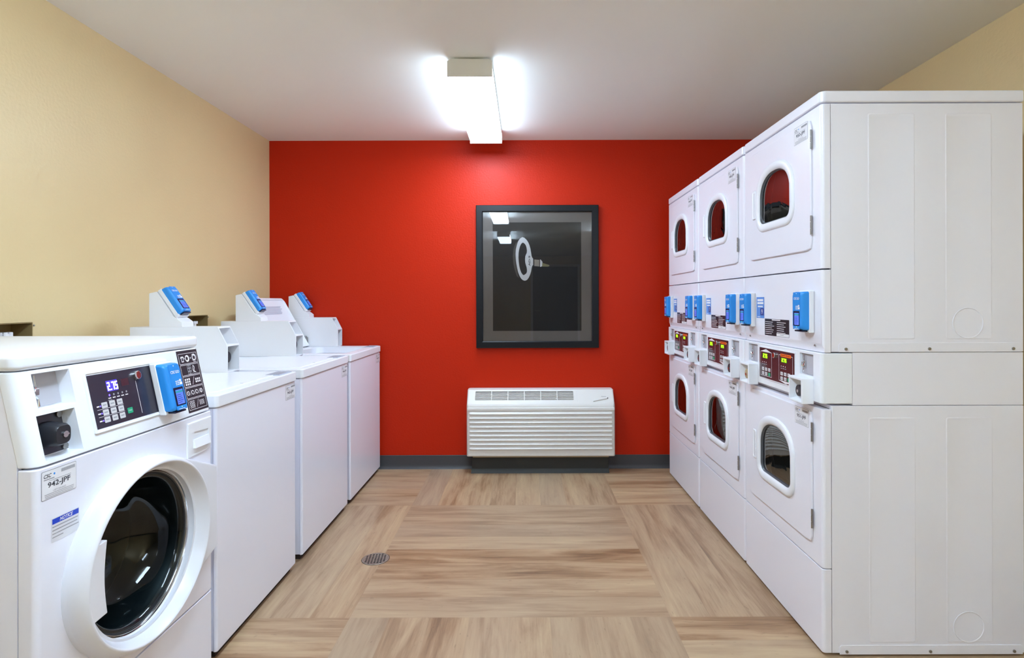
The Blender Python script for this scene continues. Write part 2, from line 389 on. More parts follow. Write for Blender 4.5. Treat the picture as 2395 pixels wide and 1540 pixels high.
def reader(parent, P, T):
    """blue card reader; P(u,h,v): u across 0..0.076, h out of the surface, v up 0..0.150"""
    W, Hh = .078, .152
    b = MB().box(.0, W, 0, .020, 0, Hh, .004)
    base = b.build('card_reader', 'plastic_r', parent, lambda a, d, z: T(*P(a, d, z)))
    # blue cover: side profile bulges, sides rounded
    lp = []
    for h, i0, i1, r in ((.018, .0015, .0015, .006), (.034, .0018, .002, .008), (.041, .0035, .004, .010), (.045, .008, .008, .012), (.0462, .014, .013, .012)):
        x0, x1, z0, z1 = i0, W - i0, .008 + i1, Hh - .002 - i1; pts = []
        for cx, cz, a in ((x1 - r, z0 + r, -90), (x1 - r, z1 - r, 0), (x0 + r, z1 - r, 90), (x0 + r, z0 + r, 180)):
            for k in range(6): t = math.radians(a + k * 18); pts.append((cx + r * math.cos(t), h, cz + r * math.sin(t)))
        lp.append(pts)
    cv = MB().rings(lp).build('reader_cover', 'blue', base, lambda a, d, z: T(*P(a, d, z)), smooth=50)
    F = lambda u, v, h: P(u, .0464 + h, v)
    d = Decal(F)
    d.rrect(.016, .024, .062, .078, .002, 'bezel', .0003); d.rect(.024, .028, .058, .071, 'lcd', .0006); d.rect(.024, .062, .058, .068, 'lcdtop', .0008)
    for k in range(5): d.rect(.027, .033 + k * .0055, .046 + (k * 7 % 4) * .002, .0345 + k * .0055, 'navy', .0008)
    d.build('reader_screen', base, T)
    d = Decal(F)
    d.rect(.015, .012, .063, .146, 'blue', .0002)
    d.text('CSC', .020, .119, .0085, 'white', bold=True); d.text('GO', .043, .119, .0085, 'white', bold=True); d.poly([(.057, .119), (.061, .119), (.0595, .128)], 'green')
    for k, (a, b_) in enumerate(((.034, .040), (.042, .050))):
        for j in range(3): d.rect(a, .084 + j * .005, b_, .0868 + j * .005, 'white')
    d.rrect(.052, .084, .064, .092, .001, 'white'); d.rrect(.052, .0935, .061, .100, .001, 'white')
    d.rect(.024, .014, .054, .0155, 'white'); d.poly([(.036, .143), (.042, .143), (.039, .139)], 'white'); d.disc(.040, .0205, .0012, 'led_g')
    d.build('reader_print', base, T)
    MB().box(.012, W - .012, .018, .040, .0035, .0085, .001).build('card_slot', 'bezel', base, lambda a, d_, z: T(*P(a, d_, z)))
    return base

def rloop(a0, a1, z0, z1, r, n=8):
    pts = []
    rs = r if isinstance(r, (tuple, list)) else (r,) * 4      # br, tr, tl, bl
    for (cx, cz, a), rr in zip(((a1, z0, -90), (a1, z1, 0), (a0, z1, 90), (a0, z0, 180)), rs):
        sx = -1 if cx == a1 else 1; sz = 1 if cz == z0 else -1
        for k in range(n + 1): t = math.radians(a + k * 90 / n); pts.append((cx + sx * rr + rr * math.cos(t), cz + sz * rr + rr * math.sin(t)))
    return pts
def dloop(a0, a1, z0, z1, rb, n=10):
    "dryer window: round-topped, flatter bottom with rounded corners"
    cx = (a0 + a1) / 2; hw = (a1 - a0) / 2; zm = z1 - hw * .80; pts = []
    for k in range(n + 1): t = math.radians(-90 + k * 90 / n); pts.append((a1 - rb + rb * math.cos(t), z0 + rb + rb * math.sin(t)))
    for k in range(1, 2 * n + 1):
        t = k * PI / (2 * n + 1); c, s_ = math.cos(t), math.sin(t)
        e = .86
        pts.append((cx + hw * math.copysign(abs(c) ** e, c), zm + (z1 - zm) * abs(s_) ** e))
    for k in range(n + 1): t = math.radians(180 + k * 90 / n); pts.append((a0 + rb + rb * math.cos(t), z0 + rb + rb * math.sin(t)))
    return pts

# ------------------------------------------------------------------ stacked dryers
XD = 1.033; DW = .679
def coin_slide(parent, T, a, z0, z1, d0):
    "chrome coin slide: vertical rod with a kink on a grey plate"
    m = MB(); zm = (z0 + z1) / 2
    m.tube([(a, d0 + .006, z1), (a, d0 + .006, zm + .012), (a + .008, d0 + .009, zm + .004), (a + .004, d0 + .012, zm - .004), (a - .001, d0 + .008, zm - .010), (a - .001, d0 + .007, z0 + .012), (a + .004, d0 + .007, z0 + .005)], .0028)
    m.box(a - .006, a + .006, d0, d0 + .006, zm - .012, zm + .012, .001)
    return m.build('coin_slide', 'chrome', parent, T)
def dryer(Y0, label, codes, nums, brass=False):
    t = thing('stacked_dryer', label, 'dryer', (XD, Y0, 0), 'stacked white coin dryers against the right wall')
    T = lambda a, d, z: (-d, a, z)
    Dp = -.70
    # cabinet: hollow, open at the front
    def shell(z0, z1, name):
        lp = [[(a, Dp, z) for a, z in rloop(.002, DW - .002, z0, z1, .003, 2)], [(a, -.033, z) for a, z in rloop(.002, DW - .002, z0, z1, .003, 2)],
              [(a, -.033, z) for a, z in rloop(.014, DW - .014, z0 + .012, z1 - .012, .003, 2)], [(a, Dp + .012, z) for a, z in rloop(.014, DW - .014, z0 + .012, z1 - .012, .003, 2)]]
        return MB().rings(lp).build(name, 'enamel_d', t, T, smooth=30)
    up = shell(1.060, 1.926, 'cabinet'); lo = shell(.012, .873, 'cabinet')
    # pressed panels, knock-out and screws on the near side
    for cab, zb, zt, zc, zf in ((up, 1.104, 1.891, 1.160, 1.092), (lo, .049, .832, .103, .041)):
        for d0, d1 in ((-.162, -.324), (-.431, -.592)):
            for aa, sg in ((.002, -1), (DW - .002, 1)):
                mb = MB(); lp = []
                for h, ins in ((-.001, 0), (.0001, 0), (.0009, .0022), (.0009, .004), (.0003, .0070)):
                    lp.append([(aa + sg * h, d, z) for d, z in rloop(d1 + ins, d0 - ins, zb + ins, zt - ins, .007, 4)])
                mb.rings(lp, 0, True, True); mb.build('embossed_rib', 'enamel_d', cab, T, smooth=60, wn=False)
        mb = MB()
        mb.lathe((.002, -.508, zc), (0, 0, 1), [(1, 0)], n=3) if False else None
        pr = [(.054, 0), (.0532, .0014), (.052, .0014), (.0508, 0)]
        lp = [[(.002 - h - .0004, -.508 + r * math.cos(k * 2 * PI / 48), zc + r * math.sin(k * 2 * PI / 48)) for k in range(48)] for r, h in pr]
        MB().rings(lp, 0, False, False).build('knockout', 'enamel_d', cab, T, smooth=60, wn=False)
        # recessed flange with screws
        fl = MB(); fl.prism([(-.058, zf - .032), (-.058, zf - .006), (-.064, zf), (-.688, zf), (-.694, zf - .006), (-.694, zf - .032)], lambda d, z: (.002, d, z), lambda d, z: (-.0005, d, z), r=.001)
        fl.build('side_flange', 'enamel_d', cab, T)
        for d in (-.082, -.372, -.663):
            MB().cyl((0, d, zf - .021), (-1, 0, 0), .0052, .004, n=12, bev=.001).build('screw', 'steel', cab, T)
    for z0, z1, name in ((1.350, 1.926, 'front_panel'), (.306, .862, 'front_panel')):
        o = MB().box(0, DW, -.031, 0, z0 + .0015, z1 - .0015, .002, sel=(.012, lambda c, e: abs(e.z) > .1 and c.y > -.01)).build(name, 'enamel_d', t, T)
        zc = (1.894 + 1.42) / 2 if z0 > 1 else .6075
        cut(o, MB().cyl((.333, -.05, zc), (0, 1, 0), .185, .1, n=48), T)
        MB().lathe((.333, -.035, zc), (0, -1, 0), [(.182, 0), (.19, .02), (.25, .05), (.25, .60)], cap1=True).build('drum', 'drum', t, T, smooth=40, wn=False)
    MB().box(0, DW, -.031, 0, .014, .3035, .002, sel=(.012, lambda c, e: abs(e.z) > .1 and c.y > -.01)).build('toe_panel', 'enamel_d', t, T)
    MB().box(.03, DW - .03, -.66, -.06, 0, .013).build('base_frame', 'kick', t, T)
    # top cap
    MB().box(-.001, DW + .001, -.705, .003, 1.929, 1.970, .006, sel=(.02, lambda c, e: abs(e.z) > .02 and c.y > -.01)).build('top_cap', 'enamel_d', t, T)
    # service panel between the doors: lower edge slopes in
    pr = [(-.031, 1.058), (-.031, 1.347), (-.002, 1.347), (0, 1.345), (0, 1.118), (-.002, 1.108), (-.016, 1.072), (-.018, 1.058)]
    sv = MB().box(0, DW, -.031, 0, 1.058, 1.347, .002, sel=(.012, lambda c, e: abs(e.z) > .1 and c.y > -.01)).build('service_panel', 'enamel_d', t, T)
    cut(sv, MB().prism([(.01, 1.102), (.0002, 1.092), (-.0015, 1.087), (-.008, 1.071), (-.009, 1.05), (.01, 1.05)], lambda d, z: (-.01, d, z), lambda d, z: (DW + .01, d, z)), T)
    for a in (.055, .625): MB().cyl((a, -.0075, 1.079), (0, 1, .35), .0048, .006, n=12, bev=.001).build('screw', 'steel', sv, T)
    # doors
    for zb, zt, wz0, wz1, code in ((1.421, 1.893, 1.568, 1.776, codes[0]), (.371, .846, .508, .726, codes[1])):
        A0, A1 = .062, .606; wa0, wa1 = .212, .488
        mb = MB(); out = lambda i: rloop(A0 + i, A1 - i, zb + i, zt - i, .024, 12)
        n = len(out(0)); Wn = dloop(wa0, wa1, wz0, wz1, .035)
        def match(pts, n):
            L = [0]
            for i in range(len(pts)): L.append(L[-1] + math.dist(pts[i], pts[(i + 1) % len(pts)]))
            r = []
            for k in range(n):
                s_ = L[-1] * k / n
                i = max(j for j in range(len(pts)) if L[j] <= s_ + 1e-12); q = (s_ - L[i]) / max(1e-9, L[i + 1] - L[i]); p0, p1 = pts[i], pts[(i + 1) % len(pts)]
                r.append((p0[0] + (p1[0] - p0[0]) * q, p0[1] + (p1[1] - p0[1]) * q))
            return r
        def byang(pts, c, n=96):
            # resample by angle so that loops line up
            P = match(pts, 720); r = []
            angs = [math.atan2(z - c[1], a - c[0]) for a, z in P]
            for k in range(n):
                t_ = -PI + k * 2 * PI / n
                j = min(range(len(P)), key=lambda q: abs(math.atan2(math.sin(angs[q] - t_), math.cos(angs[q] - t_)))); r.append(P[j])
            return r
        cc = ((wa0 + wa1) / 2, (wz0 + wz1) / 2)
        Lo = lambda i: byang(out(i), cc); Lw = lambda i: byang(dloop(wa0 - i, wa1 + i, wz0 - i, wz1 + i, .035 + i), cc)
        # outer corners are snapped from the dense loop, panel edge rounded over
        lp = [[(a, .0005, z) for a, z in Lo(0)], [(a, .0055, z) for a, z in Lo(0)], [(a, .008, z) for a, z in Lo(.0025)], [(a, .008, z) for a, z in Lw(.032)], [(a, .0005, z) for a, z in Lw(.028)]]
        dr = MB().rings(lp, 0, False, False).build('dryer_door', 'enamel_d', t, T, smooth=40)
        lp = [[(a, d, z) for a, z in Lw(i)] for d, i in ((.006, .034), (.010, .034), (.0145, .031), (.0165, .026), (.017, .018), (.016, .009), (.012, .0015), (.009, -.0005))]
        MB().rings(lp, 0, False, False).build('window_ring', 'plastic', dr, T, smooth=60, wn=False)
        lp = [[(a, d, z) for a, z in Lw(i)] for d, i in ((.011, .002), (.008, -.0005), (.004, -.0015), (.003, -.0035), (.0005, -.005), (0, -.0095))]
        MB().rings(lp, 0, False, False).build('window_gasket', 'gasket', dr, T, smooth=60, wn=False)
        lp = [[(a, d, z) for a, z in Lw(i)] for d, i in ((.0010, -.006), (.0015, -.010), (.0025, -.045), (.003, -.080))]
        MB().rings(lp, 0, False, True).build('door_glass', 'glass_dry', dr, T, smooth=70, wn=False)
        # scooped handle
        hz0, hz1 = wz0 + .032, wz0 + .160
        lp = [[(a, d, z) for a, z in rloop(.532 + i, .566 - i, hz0 + i, hz1 - i, .008, 4)] for d, i in ((.007, 0), (.0105, .0005), (.0125, .003), (.0115, .007), (.0085, .010))]
        MB().rings(lp, 0, False, True).build('door_handle', 'plastic', dr, T, smooth=50)
        for hz in (zt - .11, zb + .055):
            hb = MB().box(.0545, .0600, .004, .0080, hz, hz + .068, .001)
            for q in range(3): hb.cyl((.0560, .0085, hz + q * .0235), (0, 0, 1), .0032, .021, n=10)
            hb.build('hinge', 'steel', dr, T)
        tag(lambda u, v, h: (.180 - u, .008 + h, zt - .067 + v), T, dr, code)
    # control console
    con = MB().box(0, DW, -.105, .004, .880, 1.056, .003, sel=(.012, lambda c, e: abs(e.z) > .05 and c.y > -.05)).build('control_console', 'plastic', t, T)
    for a0 in (.052, .526):
        cut(con, MB().box(a0, a0 + .098, -.008, .05, .968, 1.046, .002), T)
    MB().box(.002, DW - .002, -.70, -.106, .8745, 1.0585, .001).build('console_side', 'enamel_d', t, T)
    for a0, br in ((.052, False), (.526, brass)):
        MB().box(a0 + .003, a0 + .095, -.0078, -.004, .971, 1.043).build('coin_plate', 'gasket2', con, T)
        coin_slide(con, T, a0 + .070 if a0 < .3 else a0 + .058, .974, 1.040, -.0035)
        bx = MB().box(a0 - .004, a0 + .100, .003, .046, .870, .962, .003).build('coin_box', 'plastic', con, T)
        cut(bx, MB().prism([(a0 + .004, .876), (a0 + .092, .876), (a0 + .092, .955), (a0 + .004, .955)], lambda a, z: (.052 + a0 + (a - a0 - .052) * .75, .008, .918 + (z - .918) * .7), lambda a, z: (a0 + .048 + (a - a0 - .048) * 1.0, .05, z)), T)
        MB().cyl((a0 + .046, .008, .912), (0, 1, 0), .021, .028, n=24, bev=.002).build('coin_lock', 'tan_metal' if br else 'black', bx, T)
        MB().cyl((a0 + .046, .036, .910), (0, 1, 0), .006, .003, n=12).build('lock_core', 'chrome', bx, T)
    cp = MB().box(.180, .504, .003, .0065, .905, 1.043, .0015).build('control_panel', 'plastic', con, T)
    # front lies slightly proud; overlay print, u from the left edge seen from the room
    U0 = .499
    F = lambda u, v, h: (U0 - u, .0066 + h, .910 + v)
    d = Decal(F); d.rect(0, 0, .314, .128, 'brown', .0004)
    for k, (x0, x1) in enumerate(((.012, .118), (.185, .300))):
        d.frame(x0, .010, x1, .112, .0016, 'white', .0007)
        vx = x0 + .022
        if k == 0: d.poly([(x0, .112), (x1, .112), ((x0 + x1) / 2, .124)], 'white', .0008)
        else:
            d.rect(x0 + .014, .106, x1 - .012, .118, 'orange', .0009); d.text('Speed Queen', x0 + .020, .1085, .008, 'brown', .0011, wd=.074)
            d.poly([(x0, .010), (x1, .010), ((x0 + x1) / 2, .001)], 'white', .0008)
        d.rect(vx - .002, .084, vx + .046, .106 if k == 0 else .102, 'led_gd', .0009); d.seg7('2.75', vx + .004, .087, .0095, .0155 if k == 0 else .013, 'led_g', .0011)
        for j in range(3): d.rect(vx - .004 + j * .017, .066, vx + .001 + j * .017, .070, 'white', .0008); d.rect(vx - .006 + j * .017, .058, vx + .006 + j * .017, .061, 'greyink', .0008)
        for j in range(3):
            for q in range(2):
                c = 'green' if (j == 2 and q == 1) else 'key'
                d.rrect(x0 + .014 + j * .030, .032 - q * .019, x0 + .036 + j * .030, .046 - q * .019, .002, c, .0012)
                if c == 'key': d.rect(x0 + .019 + j * .030, .037 - q * .019, x0 + .031 + j * .030, .040 - q * .019, 'greyink', .0014)
    d.build('overlay', cp, T)
    MB().cyl((U0 - .150, .0068, 1.016), (0, 1, 0), .0115, .009, n=20, bev=.002).build('key_lock', 'chrome', cp, T)
    # card readers, number stickers and instruction plate on the service panel
    for a0 in (.048, .556):
        reader(t, lambda u, h, v, a0=a0: (a0 + (.078 - u), .0005 + h, 1.124 + v), T)
    for a1, nm in ((.545, nums[0]), (.206, nums[1])):
        F = lambda u, v, h, a1=a1: (a1 - u, .0002 + h, 1.164 + v)
        d = Decal(F); d.rect(-.002, -.002, .082, .094, 'white', .0003); d.rect(0, 0, .080, .092, 'bluestk', .0005)
        for k, (x0, x1, hh) in enumerate(((.010, .070, .009), (.010, .072, .009), (.014, .066, .006))): d.rect(x0, .074 - k * .013, x1, .074 + hh - k * .013, 'white', .0008)
        d.rect(.040, .012, .076, .044, 'navy', .0008); d.rect(.004, .012, .032, .044, 'bluestk', .0007)
        w_ = .010 if len(nm) == 1 else .020; d.text(nm, .058 - w_ / 2, .018, .021, 'white', .001, wd=w_, bold=True)
        d.rect(.010, .004, .040, .007, 'white', .0008); d.build('number_sticker', t, T)
    F = lambda u, v, h: (.460 - u, .0002 + h, 1.0935 + v)
    d = Decal(F); d.rect(0, .0245, .220, .070, 'brown2', .0003); d.rect(0, 0, .220, .0245, 'brown2', .0003)
    d.rect(.068, .064, .145, .0685, 'white', .0006)
    for c in (0, 1):
        for k in range(7): x = .006 + c * .108; d.rect(x, .056 - k * .0082, x + .06 + random.random() * .036, .058 - k * .0082, 'white', .0006)
    d.rect(.112, .001, .219, .013, 'paper', .0009); d.rect(.145, .007, .175, .009, 'greyink', .0012); d.build('instruction_plate', t, T)
    return t
M['gasket2'] = mat('grey_coin_plate', srgb(178, 176, 182), .4)
M['brown2'] = mat('instruction_print', srgb(46, 42, 48), .3)
dryer(1.935, 'white stacked coin dryer nearest the camera, its bare side panel showing, stickers 9 and 10', ('950-JPF', '951-JPF'), ('9', '10'), True)
dryer(2.622, 'white stacked coin dryer in the middle of the right row, sticker 7', ('948-JPF', '949-JPF'), ('7', '8'))
dryer(3.311, 'white stacked coin dryer farthest back, beside the red wall', ('946-JPF', '947-JPF'), ('5', '6'))

# ------------------------------------------------------------------ top-load washers
def washer(Y0, W, label, code, open_lid=False, bx=(-.056, .052)):
    X0 = -1.067
    t = thing('top_load_washer', label, 'washing machine', (X0, Y0, 0), 'white top-load coin washers in a row on the left')
    T = lambda a, d, z: (d, a, z)
    MB().box(.004, W - .004, -.715, -.012, .028, .872, .004).build('cabinet', 'enamel', t, T)
    MB().box(0, W, -.014, 0, .028, .8725, .003, sel=(.009, lambda c, e: abs(e.z) > .1 and c.y > -.006)).build('front_panel', 'enamel', t, T)
    MB().box(.02, W - .02, -.70, -.020, 0, .029).build('base_frame', 'kick', t, T)
    # top deck with lid
    dk = MB().box(-.004, W + .004, -.718, .006, .8745, .918, .005, sel=(.014, lambda c, e: abs(e.z) > .02 and c.y > -.01)).build('top_deck', 'plastic', t, T)
    if open_lid:
        cut(dk, MB().box(.10, W - .10, -.42, -.06, .85, .95, .0, sel=(.05, lambda c, e: abs(e.z) > .02)), T)
        MB().lathe((W / 2, -.26, .8735), (0, 0, -1), [(.19, 0), (.19, .002)], cap0=True, cap1=True).build('tub', 'drum', t, T)
        # lid leaning open against the console, tapered, rounded top
        zb, zt = .925, 1.268; dd = lambda z: -.50 - .17 * (z - zb) / (zt - zb)
        def outl(i):
            w0, w1 = .070 + i, .115 + i
            return [(w0, zb + i), (W - w0, zb + i)] + [(W - w1 - .035 + .035 * math.cos(q), zt - i - .035 + .035 * math.sin(q)) for q in [k * PI / 12 for k in range(7)]] + [(w1 + .035 - .035 * math.sin(q), zt - i - .035 + .035 * math.cos(q)) for q in [k * PI / 12 for k in range(7)]]
        lp = [[(a, dd(z) + h, z) for a, z in outl(i)] for h, i in ((-.012, .002), (-.010, 0), (.008, 0), (.012, .004), (.012, .010), (.002, .018))]
        ld = MB().rings(lp).build('lid', 'plastic', t, T, smooth=40)
        F = lambda u, v, h: (.16 + u, dd(1.15 + v) + .0045 + h, 1.15 + v)
        d = Decal(F)
        for k in range(7): d.rect(.04 + (k == 0) * .06, .058 - k * .008, .33 - random.random() * .04, .061 - k * .008, 'greylab')
        d.build('lid_print', ld, T)
        for a in (.075, W - .075):
            MB().cyl((a - .01, -.52, .985), (1, 0, 0), .012, .02, n=16).box(a - .006, a + .006, -.53, -.50, .918, .985, .002).build('lid_hinge', 'steel', ld, T)
    else:
        lid = MB().box(.055, W - .055, -.45, -.035, .9165, .9208, .002, sel=(.03, lambda c, e: abs(e.z) > .001 and abs(e.x) < 1e-6 and abs(e.y) < 1e-6)).build('lid', 'plastic', t, T)
        MB().box(W / 2 - .07, W / 2 + .07, -.052, -.038, .9208, .9228, .0008).build('lid_handle', 'plastic_r', lid, T)
    F = lambda u, v, h: (W - .150 + u, -.070 + v, .9216 + h)
    d = Decal(F); d.slab(0, 0, .130, .062, -.0036, .0002, 'greylab'); d.bars(.006, .124, .004, .058, 6, 'greyink', .0005); d.build('instruction_label', dk, T)
    # console along the wall
    pr = [(-.725, .918), (-.725, 1.070), (-.690, 1.070), (-.650, .925), (-.650, .918)]
    cs = MB().prism(pr, lambda d, z: (.004, d, z), lambda d, z: (W - .085, d, z), r=.004).build('control_console', 'plastic', t, T)
    # coin box on the far end: profile with slanted front, two open cells
    a0, a1 = W + bx[0], W + bx[1]
    PX = [(-.730, .9185), (-.730, 1.128), (-.330, 1.128), (-.286, 1.042), (-.286, .9185)]
    cb = MB().prism(PX, lambda d, z: (a0, d, z), lambda d, z: (a1, d, z), r=.0022).build('coin_box', 'plastic_r', t, T)
    cut(cb, MB().prism([(-.385, 1.046), (-.385, 1.121), (-.20, 1.121), (-.20, 1.046)], lambda d, z: (a0 + .005, d, z), lambda d, z: (a1 - .005, d, z)), T)
    cut(cb, MB().prism([(-.355, .925), (-.355, 1.038), (-.20, 1.038), (-.20, .925)], lambda d, z: (a0 + .005, d, z), lambda d, z: (a1 - .005, d, z)), T)
    MB().cyl(((a0 + a1) / 2, -.354, .985), (0, 1, 0), .026, .045, n=24, bev=.004).box(a0 + .012, a1 - .012, -.3545, -.350, .935, 1.03).build('coin_lock', 'black', cb, T)
    # pedestal and tilted card reader
    b = -.645
    pd = MB().prism([(b, 1.127), (b, 1.282), (b + .035, 1.290), (b + .112, 1.176), (b + .130, 1.165), (b + .150, 1.150), (b + .152, 1.127)], lambda d, z: (a0 + .004, d, z), lambda d, z: (a0 + .094, d, z), r=.003).build('reader_pedestal', 'plastic_r', t, T)
    u = Vector((.112 - .035, 1.176 - 1.290)); L = u.length; u /= L; nrm = Vector((-u.y, u.x))
    o0 = Vector((b + .035, 1.290)) + nrm * .002 + u * (L + .012)
    def P(uu, h, v):
        p = o0 - u * v + nrm * h; return (a0 + .008 + uu, p.x, p.y)
    reader(t, P, T)
    tag(lambda u_, v, h: (W - .106 + u_, .0002 + h, .8 + v), T, t, code)
    return t
M['greylab'] = mat('pale_grey_label', srgb(176, 182, 198), .5)
washer(1.926, .664, 'closed white top-load washer next to the front-load washer, nearest of its kind', '943-JPF')
washer(2.666, .684, 'closed white top-load washer in the middle, between the other two top-loaders', '944-JPF')
washer(3.404, .697, 'white top-load washer with its lid standing open, beside the red wall', '945-JPF', True, (-.067, .030))

# ------------------------------------------------------------------ front-load washer
def front_loader():
    W = .684; X0 = -1.066
    t = thing('front_load_washer', 'white front-load washer with round glass porthole, nearest the camera on the left', 'washing machine', (X0, 1.215, 0))
    T = lambda a, d, z: (d, a, z)
    lp = [[(a, d, z) for a, z in rloop(i, W - i, .012 + i, 1.084 - i, .003, 2)] for d, i in ((-.72, .0015), (-.044, .0015), (-.044, .014), (-.70, .014))]
    cab = MB().rings(lp).build('cabinet', 'enamel', t, T, smooth=30)
    cut(cab, MB().prism([(-.041, .874), (-.0885, 1.10), (.1, 1.10), (.1, .874)], lambda d, z: (-.1, d, z), lambda d, z: (W + .1, d, z)), T)
    vert = lambda c, e: abs(e.z) > .1 and c.y > -.01
    ca, cz = .329, .556
    fp = MB().box(0, W, -.042, 0, .2685, .8725, .003, sel=(.014, vert)).build('front_panel', 'enamel', t, T)
    cut(fp, MB().cyl((ca, -.1, cz), (0, 1, 0), .210, .2, n=64), T)
    MB().box(0, W, -.042, 0, .012, .2640, .003, sel=(.014, vert)).build('lower_panel', 'enamel', t, T)
    MB().box(.03, W - .03, -.68, -.05, 0, .0125).build('base_frame', 'kick', t, T)
    MB().box(-.002, W + .002, -.725, -.044, 1.0885, 1.127, .012, seg=4, sel=(.020, lambda c, e: abs(e.z) > .02 and c.y > -.1)).build('top_cover', 'plastic', t, T)
    MB().lathe((ca, -.04, cz), (0, -1, 0), [(.214, -.01), (.208, .03), (.235, .06), (.25, .08), (.25, .52)], cap1=True).build('drum', 'drum_w', t, T, smooth=40, wn=False)
    MB().lathe((ca, -.002, cz), (0, -1, 0), [(.2095, .012), (.205, .03), (.194, .05), (.199, .07), (.192, .16), (.215, .18)]).build('door_gasket', 'rubber', t, T, smooth=60, wn=False)
    # control housing (tilted back)
    sl = -.046 / .213
    dz = lambda z: sl * (z - .875)
    hb = MB().box(0, W, -.042, 0, .8765, 1.0865, .0035, sel=(.026, lambda c, e: abs(e.z) > .1 and c.y > -.01))
    hb.v = [(a, d + dz(z), z) for a, d, z in hb.v]
    ho = hb.build('control_housing', 'plastic', t, T)
    # coin recess: two cells with a shelf between
    nz = [(.036, .996, .142, 1.079, -.034), (.026, .886, .134, .986, -.034)]
    for a0, z0, a1, z1, dd in nz:
        q = MB().prism([(a0, z0), (a1, z0), (a1 - .0, z1), (a0 + .0, z1)], lambda a, z: (a + (-.003 if a > .1 else .002), dz(z) + dd, z), lambda a, z: (a, dz(z) + .02, z)); cut(ho, q, T)
    MB().prism([(.044, .999), (.137, .999), (.138, 1.076), (.046, 1.076)], lambda a, z: (a, dz(z) - .0335, z), lambda a, z: (a, dz(z) - .032, z)).build('coin_plate', 'gasket2', ho, T)
    sr = MB().tube([(.069, dz(z) - .026, z) if i not in (2, 3) else (.060, dz(z) - .022, z) for i, z in enumerate((1.072, 1.046, 1.036, 1.026, 1.018, 1.000))], .0028); sr.box(.058, .073, -.066, -.056, 1.026, 1.042, .001)
    sr.build('coin_slide', 'chrome', ho, T)
    MB().prism([(.032, .890), (.126, .890), (.126, .984), (.036, .984)], lambda a, z: (a, dz(z) - .0338, z), lambda a, z: (a, dz(z) - .029, z), r=.001).build('lock_plate', 'panel', ho, T)
    k = MB(); lp = []
    for h, r, s_ in ((-.03, .030, .024), (-.012, .027, .024), (.006, .025, .023), (.012, .021, .020)):
        lp.append([(.074 + s_ * math.copysign(abs(math.cos(q)) ** .6, math.cos(q)), dz(.935) + h, .935 + r * math.copysign(abs(math.sin(q)) ** .6, math.sin(q))) for q in [j * 2 * PI / 32 for j in range(32)]])
    kb = k.rings(lp).build('lock_knob', 'black', ho, T)
    MB().cyl((.078, dz(.935) + .0125, .935), (0, 1, 0), .0075, .002, n=16).box(.070, .086, dz(.935) + .0145, dz(.935) + .0158, .9335, .9365).build('lock_core', 'chrome', kb, T)
    for a, z in ((.118, .974), (.116, .898)): MB().cyl((a, dz(z) - .029, z), (0, 1, 0), .0085, .004, n=16, bev=.0015).build('screw', 'steel', ho, T)
    # overlay frame and panel
    F = lambda u, v, h: (.176 + u, dz(.912 + v) + h, .912 + v)
    fr_ = MB(); lp = []
    for h, i in ((-.001, 0), (.0035, .0005), (.005, .002), (.005, .006), (.0022, .0085)):
        lp.append([(a, dz(z) + h, z) for a, z in rloop(.174 + i, .500 - i, .910 + i, 1.066 - i, .004, 3)])
    pf = fr_.rings(lp).build('control_panel', 'plastic', ho, T, smooth=40)
    d = Decal(lambda u, v, h: (.184 + u, dz(.920 + v) + .0024 + h, .920 + v)); d.rect(0, 0, .306, .135, 'panel', .0002)
    d.rect(.112, .093, .140, .112, 'redpr_d', .0004)
    d.rect(.058, .086, .098, .114, 'led_bd', .0005); d.seg7('2.75', .061, .089, .0088, .021, 'led_w', .0008)
    for k in range(5): d.disc(.062 + k * .0155, .078 - .001, .0028, 'greyink' if k else 'led_b', .0006, 10); d.rect(.056 + k * .0155, .068, .066 + k * .0155, .0705, 'white', .0006)
    d.rect(.054, .063, .068, .065, 'greyink', .0006)
    for r in range(3):
        for c in range(3):
            u0, v0 = .028 + c * .027, .048 - r * .0185
            d.rrect(u0, v0, u0 + .020, v0 + .0145, .002, 'key', .0010); d.rect(u0 + .004, v0 + .006, u0 + .016, v0 + .009, 'greyink', .0013)
        d.rect(.012, .053 - r * .0185, .021, .056 - r * .0185, 'white', .0006); d.disc(.0245, .0545 - r * .0185, .0020, 'led_b', .0008, 10)
        if r < 2: d.line((.012, .0462 - r * .0185), (.104, .0462 - r * .0185), .0009, 'white', .0006)
    d.rrect(.113, .018, .133, .033, .002, 'green', .0010); d.text('START', .116, .024, .0035, 'white', .0013)
    d.line((.1665, .100), (.1665, .010), .0016, 'white', .0006); d.build('overlay', pf, T)
    MB().cyl((.355, dz(1.034) + .003, 1.034), (0, 1, .2), .0125, .010, n=24, bev=.003).build('key_lock', 'chrome', pf, T)
    # instruction pictograms
    d = Decal(lambda u, v, h: (.557 + u, dz(.886 + v) + h, .886 + v)); d.rect(0, 0, .110, .197, 'icon', .0004)
